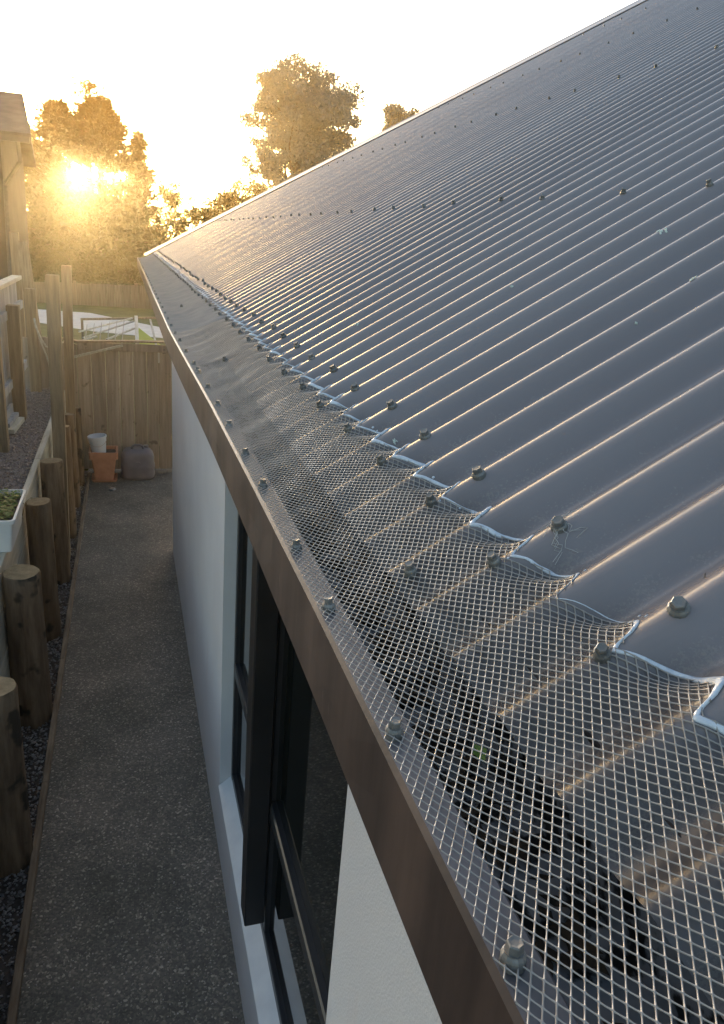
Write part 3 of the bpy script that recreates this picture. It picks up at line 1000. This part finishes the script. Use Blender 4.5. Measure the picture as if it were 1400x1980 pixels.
px_, py_ = -0.325, 9.73
pot = thing('flower_pot', 'square terracotta pot with thick rim standing by the gate', 'flower pot', (px_, py_, 0))
MB().loft([sq_ring(0, 0, 0.225, 0.022, .02), sq_ring(0, 0, 0.305, 0.315, .02), sq_ring(0, 0, 0.275, 0.315, .02), sq_ring(0, 0, 0.21, 0.05, .02)]).build('pot_body', 'terracotta', pot)
MB().loft([sq_ring(0, 0, 0.35, 0.317, .02), sq_ring(0, 0, 0.36, 0.405, .02), sq_ring(0, 0, 0.31, 0.405, .02), sq_ring(0, 0, 0.30, 0.319, .02), sq_ring(0, 0, 0.35, 0.317, .02)], cap=False).build('pot_rim', 'terracotta', pot)
MB().loft([sq_ring(0, 0, 0.29, 0.0, .02), sq_ring(0, 0, 0.32, 0.030, .02), sq_ring(0, 0, 0.29, 0.030, .02), sq_ring(0, 0, 0.27, 0.012, .02)]).build('saucer', 'terracotta', pot)
MB().loft([sq_ring(0, 0, 0.265, 0.30, .02), sq_ring(0, 0, 0.295, 0.365, .02)]).build('soil', 'soil', pot)


def circ(cx_, cy_, r, z, n=28):
    return [(cx_ + r * math.cos(2 * math.pi * i / n), cy_ + r * math.sin(2 * math.pi * i / n), z) for i in range(n)]


bk = thing('bucket', 'small white plastic bucket standing in the terracotta pot', 'bucket', (px_ - 0.055, py_ - 0.005, 0.366))
bk.rotation_euler = (0.03, -0.09, 0)
MB().loft([circ(0, 0, 0.086, 0.0), circ(0, 0, 0.110, 0.205), circ(0, 0, 0.119, 0.207), circ(0, 0, 0.119, 0.225), circ(0, 0, 0.108, 0.226), circ(0, 0, 0.083, 0.008)]).build('bucket_body', 'white_plastic', bk, smooth=True, sharp=40)
MB().tube([(0.117 * math.cos(t), -0.117 * math.sin(t) * 0.75 - 0.03 * math.sin(t), 0.195 - 0.085 * math.sin(t)) for t in np.linspace(0, math.pi, 16)], 0.003, n=6).build('bucket_handle', 'rod_metal', bk)

cn = thing('plastic_drum', 'squat brown plastic drum with moulded top handle against the gate', 'drum', (0.10, 9.80, 0))


def se_ring(a, b, z, n=32, e=3.2):
    r_ = []
    for i in range(n):
        t = 2 * math.pi * i / n
        c_, s_ = math.cos(t), math.sin(t)
        r_.append((a * math.copysign(abs(c_) ** (2 / e), c_), b * math.copysign(abs(s_) ** (2 / e), s_), z))
    return r_


rings = [se_ring(0.185, 0.14, 0.0), se_ring(0.208, 0.158, 0.02), se_ring(0.216, 0.164, 0.06), se_ring(0.214, 0.162, 0.14), se_ring(0.219, 0.166, 0.155), se_ring(0.219, 0.166, 0.19), se_ring(0.213, 0.161, 0.205), se_ring(0.212, 0.160, 0.29),
         se_ring(0.198, 0.15, 0.345), se_ring(0.165, 0.125, 0.385), se_ring(0.12, 0.09, 0.402), se_ring(0.05, 0.04, 0.405)]
MB().loft(rings).build('drum_body', 'can_plastic', cn, smooth=True, sharp=60)
MB().tube([(-0.075, -0.03, 0.385), (-0.066, -0.03, 0.435), (-0.03, -0.03, 0.452), (0.03, -0.03, 0.452), (0.066, -0.03, 0.435), (0.075, -0.03, 0.385)], 0.016, n=10).build('drum_handle', 'can_plastic', cn, smooth=True)
MB().tube([(0.11, 0.05, 0.385), (0.11, 0.05, 0.43)], 0.032, n=16).build('drum_cap', 'can_plastic', cn)
MB().tube([(0.0, -0.163, 0.23), (0.0, -0.175, 0.23)], 0.03, n=16).build('drum_boss', 'can_plastic', cn)
stn = MB()
stn.loft([[(0.045 * k * math.cos(t) * (1 + .2 * math.sin(3 * t)), 0.03 * k * math.sin(t), z) for t in np.linspace(0, 5.5, 8)] for k, z in ((0.8, 0.0), (1, 0.015), (.6, 0.033))])
o = stn.build('loose_stone', 'stone', label='single loose stone on the path in front of the terracotta pot', cat='stone')
o.location = (-0.22, 9.25, 0.0)

# ================================================================== PLANTER
pl = thing('planter_box', 'white rectangular planter full of green seedlings on top of the retaining wall', 'planter', (-0.90, 5.06, TER + 0.052))


def rc_ring(w, l, z, b):
    pts = []
    for q, (sx_, sy_) in enumerate(((1, 1), (-1, 1), (-1, -1), (1, -1))):
        for t in range(4):
            a_ = math.pi / 2 * q + math.pi / 2 * t / 3
            pts.append((sx_ * (w / 2 - b) + b * math.cos(a_), sy_ * (l / 2 - b) + b * math.sin(a_), z))
    return pts


MB().loft([rc_ring(0.30, 0.54, 0.0, .02), rc_ring(0.345, 0.60, 0.205, .025), rc_ring(0.375, 0.63, 0.207, .03), rc_ring(0.380, 0.635, 0.232, .03), rc_ring(0.350, 0.605, 0.233, .025), rc_ring(0.330, 0.58, 0.17, .025)]).build('box', 'cream_plastic', pl, smooth=True, sharp=35)
MB().loft([rc_ring(0.325, 0.575, 0.165, .02), rc_ring(0.33, 0.58, 0.195, .02)]).build('soil', 'soil', pl)
nl = 900
c = np.stack([rng.uniform(-.155, .155, nl), rng.uniform(-.28, .28, nl), 0.20 + 0.055 * rng.random(nl)], 1)
a = rng.random(nl) * 6.28
d = np.stack([np.cos(a), np.sin(a), 0.5 * (rng.random(nl) - .3)], 1) * (0.010 + 0.014 * rng.random((nl, 1)))
q = np.stack([-np.sin(a), np.cos(a), 0.3 * (rng.random(nl) - .5)], 1) * (0.006 + 0.008 * rng.random((nl, 1)))
V = np.stack([c - d, c + q, c + d, c - q], 1).reshape(-1, 3)
link('seedlings', fast_mesh('seedlings', V, np.arange(nl * 4).reshape(-1, 4), 'leaf_green'), pl, kind='stuff')
# dried weed by the planter
mb = MB()
rr = random.Random(3)
for k in range(11):
    x, y = -0.79 + rr.uniform(-.02, .03), 5.42 + rr.uniform(-.05, .08)
    h_ = rr.uniform(.10, .2)
    dx, dy = rr.uniform(-.05, .07), rr.uniform(-.1, .1)
    mb.tube([(x, y, 1.09), (x + dx * .4, y + dy * .4, 1.09 + h_ * .7), (x + dx, y + dy, 1.09 + h_), (x + dx * 1.5, y + dy * 1.5, 1.09 + h_ * .8)], [.003, .0025, .002, .001], n=5)
    for j in range(5):
        q_ = Vector((x + dx * (.5 + .2 * j), y + dy * (.5 + .2 * j), 1.09 + h_ * (.8 + .05 * j)))
        w_ = Vector((rr.uniform(-1, 1), rr.uniform(-1, 1), rr.uniform(-.8, .4))) * .018
        v_ = w_.cross(Vector((0, 0, 1))) * .6
        mb.add([q_, q_ + w_ * .5 + v_, q_ + w_, q_ + w_ * .5 - v_], [(0, 1, 2, 3)])
mb.build('dried_weed', 'leaf_dry', label='dried brown weed drooping beside the planter between two logs', cat='weed')

# ================================================================== BEYOND THE GATE
tr = thing('trellis_frame', 'light timber and wire frame standing just beyond the gate', 'frame')
MB().beam((-0.74, 13.6, 1.615), (0.95, 13.6, 1.735), 0.05, 0.035).build('rail', 'post_wood', tr)
MB().beam((0.155, 12.0, 1.47), (0.165, 13.55, 1.71), 0.055, 0.04).build('bar', 'pale_timber', tr)
for k, x in enumerate((-0.62, -0.51, -0.40, -0.28, -0.17, -0.06)):
    MB().tube([(x - 0.03, 12.4, 1.28), (x + 0.03, 12.55, 1.66 + 0.02 * k)], 0.006, n=6).build('rod', 'rod_metal', tr)
for a_, b_ in (((-0.72, 12.6, 1.53), (0.10, 13.4, 1.70)), ((-0.66, 12.5, 1.45), (0.12, 13.3, 1.66)), ((-0.74, 12.2, 1.42), (-0.45, 12.4, 1.50)), ((-0.30, 12.3, 1.47), (0.13, 13.0, 1.58))):
    MB().beam(a_, b_, 0.035, 0.02).build('slat', 'pale_timber', tr)
MB().beam((0.45, 12.0, 1.40), (0.40, 13.5, 1.68), 0.03, 0.02).build('slat', 'pale_timber', tr)
MB().add([(0.17, 12.2, 1.36), (0.60, 12.2, 1.37), (0.19, 12.7, 1.63), (0.17, 12.2, 1.355), (0.60, 12.2, 1.365), (0.19, 12.7, 1.625)], [(0, 1, 2), (5, 4, 3), (0, 3, 4, 1), (1, 4, 5, 2), (2, 5, 3, 0)]).build('sheet', 'yellow_sheet', tr)
for x, y in ((-0.72, 13.6), (0.9, 13.6), (0.16, 12.0), (0.45, 12.0), (-0.72, 12.2), (-0.25, 12.3)):
    MB().box(x - .02, x + .02, y - .02, y + .02, YARD - .05, 1.42 if y < 13 else 1.61).build('leg', 'post_wood', tr)

ff = thing('yard_fence', 'low board fence across the far side of the yard beyond the grass', 'fence')
xa = -7.0
while xa < 5.0:
    MB().box(xa, xa + 0.29, 31.0 + random.uniform(-.01, .01), 31.03, YARD - .05, 1.0 + 0.028 * (xa + 2) + random.uniform(-.015, .015)).build('board', 'far_wood', ff)
    xa += 0.30
for x in (-6.5, -4.2, -1.9, 0.35, 2.6):
    MB().box(x, x + .12, 30.86, 30.97, YARD - .1, 1.08 + 0.028 * (x + 2)).build('fence_post', 'far_wood', ff)

# neighbour's house on the left
nh = thing('neighbour_house', 'tall neighbouring house with pitched roof standing at the far left behind the fence', 'house')
MB().box(-9.0, -2.12, 16.2, 19.6, 0.0, 4.42).build('wall', 'render_house', nh)
MB().add([(-9.4, 15.5, 4.50), (-1.52, 15.5, 4.56), (-1.93, 18.6, 5.58), (-9.4, 18.6, 5.52), (-9.4, 15.5, 4.40), (-1.52, 15.5, 4.46), (-1.93, 18.6, 5.46), (-9.4, 18.6, 5.40)],
         [(0, 1, 2, 3), (7, 6, 5, 4), (0, 4, 5, 1), (1, 5, 6, 2), (2, 6, 7, 3), (3, 7, 4, 0)]).build('roof', 'tile_roof', nh)
MB().add([(-9.4, 18.62, 5.52), (-1.93, 18.62, 5.58), (-1.93, 20.4, 4.4), (-9.4, 20.4, 4.4), (-9.4, 18.62, 5.42), (-1.93, 18.62, 5.48), (-1.93, 20.4, 4.3), (-9.4, 20.4, 4.3)],
         [(0, 1, 2, 3), (7, 6, 5, 4), (0, 4, 5, 1), (1, 5, 6, 2), (2, 6, 7, 3), (3, 7, 4, 0)]).build('roof', 'tile_roof', nh)
MB().add([(-2.14, 16.21, 4.423), (-2.14, 19.59, 4.423), (-2.14, 18.6, 5.35), (-2.22, 16.21, 4.423), (-2.22, 19.59, 4.423), (-2.22, 18.6, 5.35)], [(0, 1, 2), (5, 4, 3), (0, 3, 4, 1), (1, 4, 5, 2), (2, 5, 3, 0)]).build('gable', 'render_house', nh)
MB().box(-9.4, -1.54, 15.38, 15.49, 4.40, 4.50).build('gutter', 'tile_roof', nh)
MB().tube([(-1.74, 15.44, 4.40), (-1.72, 15.46, 4.1), (-2.08, 16.14, 3.7), (-2.16, 16.14, 0.1)], 0.04, n=8).build('downpipe', 'tile_roof', nh)

# ================================================================== TREES
def at(u, v, y):
    """point at depth y (metres along the gutter) that the photograph shows at pixel u, v"""
    d = Rwc.T @ np.array([u - 700, v - 990, FPX])
    return d * (y / d[1]) + np.array([0, 0, CAM_Z])


SD = np.array(SUN)


def sun_gap(P):
    """true where the crown is open in front of the low sun (a ragged gap in the branches)"""
    r = P - np.array([0, 0, CAM_Z])
    t = r[:, 1] / SD[1]
    off = r - SD[None] * t[:, None]
    scale = 45.0 / np.maximum(r[:, 1], 1)
    u, w = off[:, 0] * scale, off[:, 2] * scale
    ang = np.arctan2(w, u)
    rad_ = 1 + 0.25 * np.sin(ang * 3 + 0.7) + 0.18 * np.sin(ang * 7 + 2)
    e = np.sqrt(((u - 0.25) / 1.5) ** 2 + ((w + 0.30 + 0.20 * u) / 0.85) ** 2) / rad_
    keep = np.clip((e - 0.40) / 1.0, 0.05, 1.0) ** 1.2
    return rng.random(len(P)) > keep


def leaf_quads(P, size, droop=0.0, out=None, aspect=0.45):
    n = len(P)
    d = rng.normal(0, 1, (n, 3))
    if out is not None:
        d = d * 0.55 + out
    d[:, 2] -= droop
    d /= np.linalg.norm(d, axis=1, keepdims=True)
    q = np.cross(d, rng.normal(0, 1, (n, 3)))
    q /= np.linalg.norm(q, axis=1, keepdims=True) + 1e-9
    s = size * (0.6 + 0.8 * rng.random((n, 1)))
    V = np.stack([P - d * s * .5, P + q * s * aspect * .5, P + d * s * .5, P - q * s * aspect * .5], 1)
    return V.reshape(-1, 3)


def crown_mesh(name, V, m_):
    return fast_mesh(name, V, np.arange(len(V)).reshape(-1, 4), m_)


def blob_tree(name, label, blobs, trunk, y, n, size, m_, droop=0.3, depth=0.8, clumps=None, group=None, gap=False, thin=0.62):
    """blobs: (u, v, r_px) circles of the outline at depth y; leaves gather in clumps on and inside them"""
    root = thing(name, label, 'tree', tuple(trunk[0]), group)
    off = np.array(trunk[0])
    px = y / FPX / 0.87
    cents, radii = [], []
    area = sum(b_[2] ** 2 for b_ in blobs)
    for u, v, r in blobs:
        c_ = at(u, v, y)
        r_ = r * px
        k = max(3, int((clumps or 90) * r * r / area))
        for _ in range(k):
            dv = rng.normal(0, 1, 3)
            dv /= np.linalg.norm(dv)
            rr_ = r_ * (rng.random() ** 0.45)
            cents.append(c_ + dv * rr_ * np.array([1, depth, 1]))
            radii.append(r_ * rng.uniform(0.18, 0.34) + 0.10)
    cents, radii = np.array(cents), np.array(radii)
    w = radii ** 2
    pick = rng.choice(len(cents), n, p=w / w.sum())
    dv = rng.normal(0, 1, (n, 3))
    dv /= np.linalg.norm(dv, axis=1, keepdims=True)
    P_ = cents[pick] + dv * (radii[pick] * rng.random(n) ** 0.5)[:, None] * np.array([1, 1, 0.75])
    if gap:
        P_ = P_[~sun_gap(P_)]
    V_ = leaf_quads(P_, size, droop) - off
    link('crown', crown_mesh('crown', V_, m_), root, kind='stuff')
    mb_ = MB()
    t0, t1, r0, r1 = np.array(trunk[0]), np.array(trunk[1]), trunk[2], trunk[3]
    mid = (t0 + t1) / 2 + np.array([0.1, 0, 0])
    mb_.tube([t0 - off - [0, 0, .3], mid - off, t1 - off], [r0, (r0 + r1) / 2, r1], n=9)
    order = rng.permutation(len(cents))[:min(len(cents), 46)]
    for i in order:
        c_ = cents[i]
        s_ = mid + (t1 - mid) * rng.random()
        m2 = (s_ + c_) / 2 + rng.normal(0, 0.06, 3) * np.linalg.norm(c_ - s_) + [0, 0, 0.08]
        if gap and sun_gap(np.array([c_, m2])).any():
            continue
        mb_.tube([s_ - off, m2 - off, c_ - off], [r1 * .55, r1 * .33, r1 * .1], n=5)
    mb_.build('trunk', 'bark', root)
    return root


gy = 28.0
blob_tree('gum_tree', 'large round-crowned gum tree rising behind the roof edge',
          [(592, 222, 74), (640, 262, 48), (560, 195, 48), (618, 185, 40), (650, 228, 36), (508, 200, 33), (490, 218, 26), (520, 182, 26), (530, 245, 40), (500, 262, 26), (525, 300, 30), (600, 300, 48), (560, 325, 40), (632, 310, 34), (672, 290, 22), (510, 335, 34), (545, 360, 40), (668, 240, 24)],
          (at(556, 480, gy) * [1, 1, 0] + [0, 0, YARD], at(575, 265, gy), 0.24, 0.09), gy, 46000, 0.125, 'foliage_gum', droop=0.9, clumps=190)
gy = 33.0
blob_tree('gum_tree', 'small airy gum tree showing above the roof slope right of the large one',
          [(768, 228, 22), (752, 232, 14), (786, 226, 16), (768, 214, 14), (760, 250, 16), (745, 255, 12)],
          (at(768, 440, gy) * [1, 1, 0] + [0, 0, YARD], at(768, 240, gy), 0.25, 0.10), gy, 3600, 0.14, 'foliage_gum', droop=0.6, clumps=75)
gy = 46.0
blob_tree('shrub_tree', 'sparse sunlit sapling in the gap between the conifers and the gum tree',
          [(330, 355, 18), (345, 385, 22), (318, 380, 18), (335, 420, 26), (365, 415, 18)],
          (at(338, 470, gy) * [1, 1, 0] + [0, 0, YARD], at(336, 375, gy), 0.09, 0.04), gy, 2600, 0.17, 'foliage_shrub', droop=0.1, clumps=70)
gy = 34.0
blob_tree('shrub', 'dense low bush under the gum tree beside the roof corner',
          [(410, 405, 24), (440, 388, 26), (470, 380, 26), (395, 430, 28), (430, 425, 36), (480, 410, 36), (520, 390, 36), (360, 440, 26)],
          (at(440, 500, gy) * [1, 1, 0] + [0, 0, YARD], at(440, 410, gy), 0.14, 0.06), gy, 9000, 0.16, 'foliage_shrub', droop=0.1, clumps=170)
gy = 38.0
blob_tree('shrub', 'wide dark hedge-like bush at the foot of the conifers',
          [(60, 440, 52), (120, 450, 55), (180, 455, 55), (240, 455, 50), (290, 450, 40), (320, 470, 40), (150, 490, 60), (230, 500, 55), (80, 500, 60), (300, 510, 50), (20, 470, 50), (60, 540, 34), (120, 540, 34), (180, 540, 34), (240, 540, 34), (300, 535, 34), (150, 525, 30), (210, 525, 30), (270, 525, 30)],
          (at(170, 560, gy) * [1, 1, 0] + [0, 0, YARD], at(170, 460, gy), 0.2, 0.1), gy, 34000, 0.20, 'foliage_conifer', droop=0.1, clumps=520, gap=True)


def conifer(name, label, u, v_top, half_px, v_base, y, n, size, tiers, shape, gap=True):
    """layered boughs: needles stand along many up-curved boughs around the stem"""
    base = at(u, v_base, y) * [1, 1, 0] + [0, 0, YARD]
    top = at(u, v_top, y)
    H = top[2] - base[2]
    px = y / FPX / 0.87
    root = thing(name, label, 'tree', tuple(base))
    mb_ = MB()
    mb_.tube([(0, 0, -.3), (0, 0, H * .5), (0, 0, H * .97)], [0.35, 0.2, 0.03], n=8)
    Ps, Os = [], []
    per = max(6, n // tiers)
    for k in range(tiers):
        t = rng.random() ** 0.85            # 0 bottom, 1 top
        L_ = half_px * px * shape(t) * (rng.uniform(0.55, 1.05) if rng.random() < .8 else rng.uniform(1.0, 1.28))
        a_ = rng.random() * 6.283
        L_ *= 1 + 0.22 * math.sin(3 * a_ + u) + 0.15 * math.sin(7 * t + u)
        z0_ = H * (0.06 + 0.93 * t)
        lift = L_ * rng.uniform(-0.05, 0.35)
        tt = rng.random(per) ** 0.6
        line = np.stack([np.cos(a_) * L_ * tt, np.sin(a_) * L_ * tt, z0_ + lift * tt ** 1.6], 1)
        wob = rng.normal(0, 1, (per, 3)) * (0.11 * L_ * (1 - 0.85 * tt)[:, None] + 0.07)
        Ps.append(line + wob)
        Os.append(np.tile(np.array([np.cos(a_), np.sin(a_), 0.45]), (per, 1)))
        e_ = np.array([np.cos(a_) * L_ * .9, np.sin(a_) * L_ * .9, z0_ + lift * .85])
        if not (gap and sun_gap(np.array([e_, e_ * [.5, .5, 1]]) + base).any()):
            mb_.tube([(0, 0, z0_), e_ * [.5, .5, 1] - [0, 0, lift * .5], e_], [0.035, 0.022, 0.006], n=4)
    P_ = np.concatenate(Ps)
    O_ = np.concatenate(Os)
    if gap:
        kp = ~sun_gap(P_ + base)
        P_, O_ = P_[kp], O_[kp]
    link('crown', crown_mesh('crown', leaf_quads(P_, size, 0.0, O_, 0.34), 'foliage_conifer'), root, kind='stuff')
    # the stem is broken by the gap only visually: it leans behind it
    mb_.build('trunk', 'bark', root)
    return root


def dome(t):
    return 1.0 if t < 0.5 else max(0.03, 1 - ((t - 0.5) / 0.53) ** 2.3)


conifer('conifer_tree', 'broad dark conifer with the low sun glaring through its left side', 200, 190, 74, 470, 45.0, 46000, 0.24, 420, lambda t: dome(t))
conifer('conifer_tree', 'dark conifer standing left of the glaring sun beside the neighbouring house', 125, 200, 66, 470, 46.0, 38000, 0.24, 360, lambda t: dome(t))
conifer('conifer_tree', 'thin bare-topped leader tree rising above the broad conifer', 178, 152, 24, 470, 47.0, 1500, 0.26, 60, lambda t: 0.25 + 0.9 * abs(math.sin(t * 9)) * (1 if t > .8 else .3))
conifer('conifer_tree', 'small pointed conifer at the right of the sunlit broad one', 272, 258, 46, 470, 43.0, 16000, 0.20, 260, lambda t: max(0.06, 1.1 - t))
conifer('conifer_tree', 'dark conifer half hidden behind the neighbouring house', 70, 245, 45, 470, 50.0, 9000, 0.24, 180, lambda t: max(0.10, 1.15 - t * 1.05))

# ================================================================== HAZE
hz = MB().box(-310, 310, -310, 310, -1.6, 17.0).v
mh = bpy.data.materials.new('haze_air')
mh.use_nodes = True
nt = mh.node_tree
nt.nodes.remove(nt.nodes['Principled BSDF'])
pv = nt.nodes.new('ShaderNodeVolumePrincipled')
pv.inputs['Color'].default_value = (1.0, 0.70, 0.30, 1)
pv.inputs['Density'].default_value = 0.0019
pv.inputs['Anisotropy'].default_value = 0.87
nt.links.new(pv.outputs[0], nt.nodes['Material Output'].inputs['Volume'])
MATS['haze_air'] = mh
o = MB().box(-310, 310, -310, 310, -1.6, 17.0).build('haze', 'haze_air', kind='stuff')
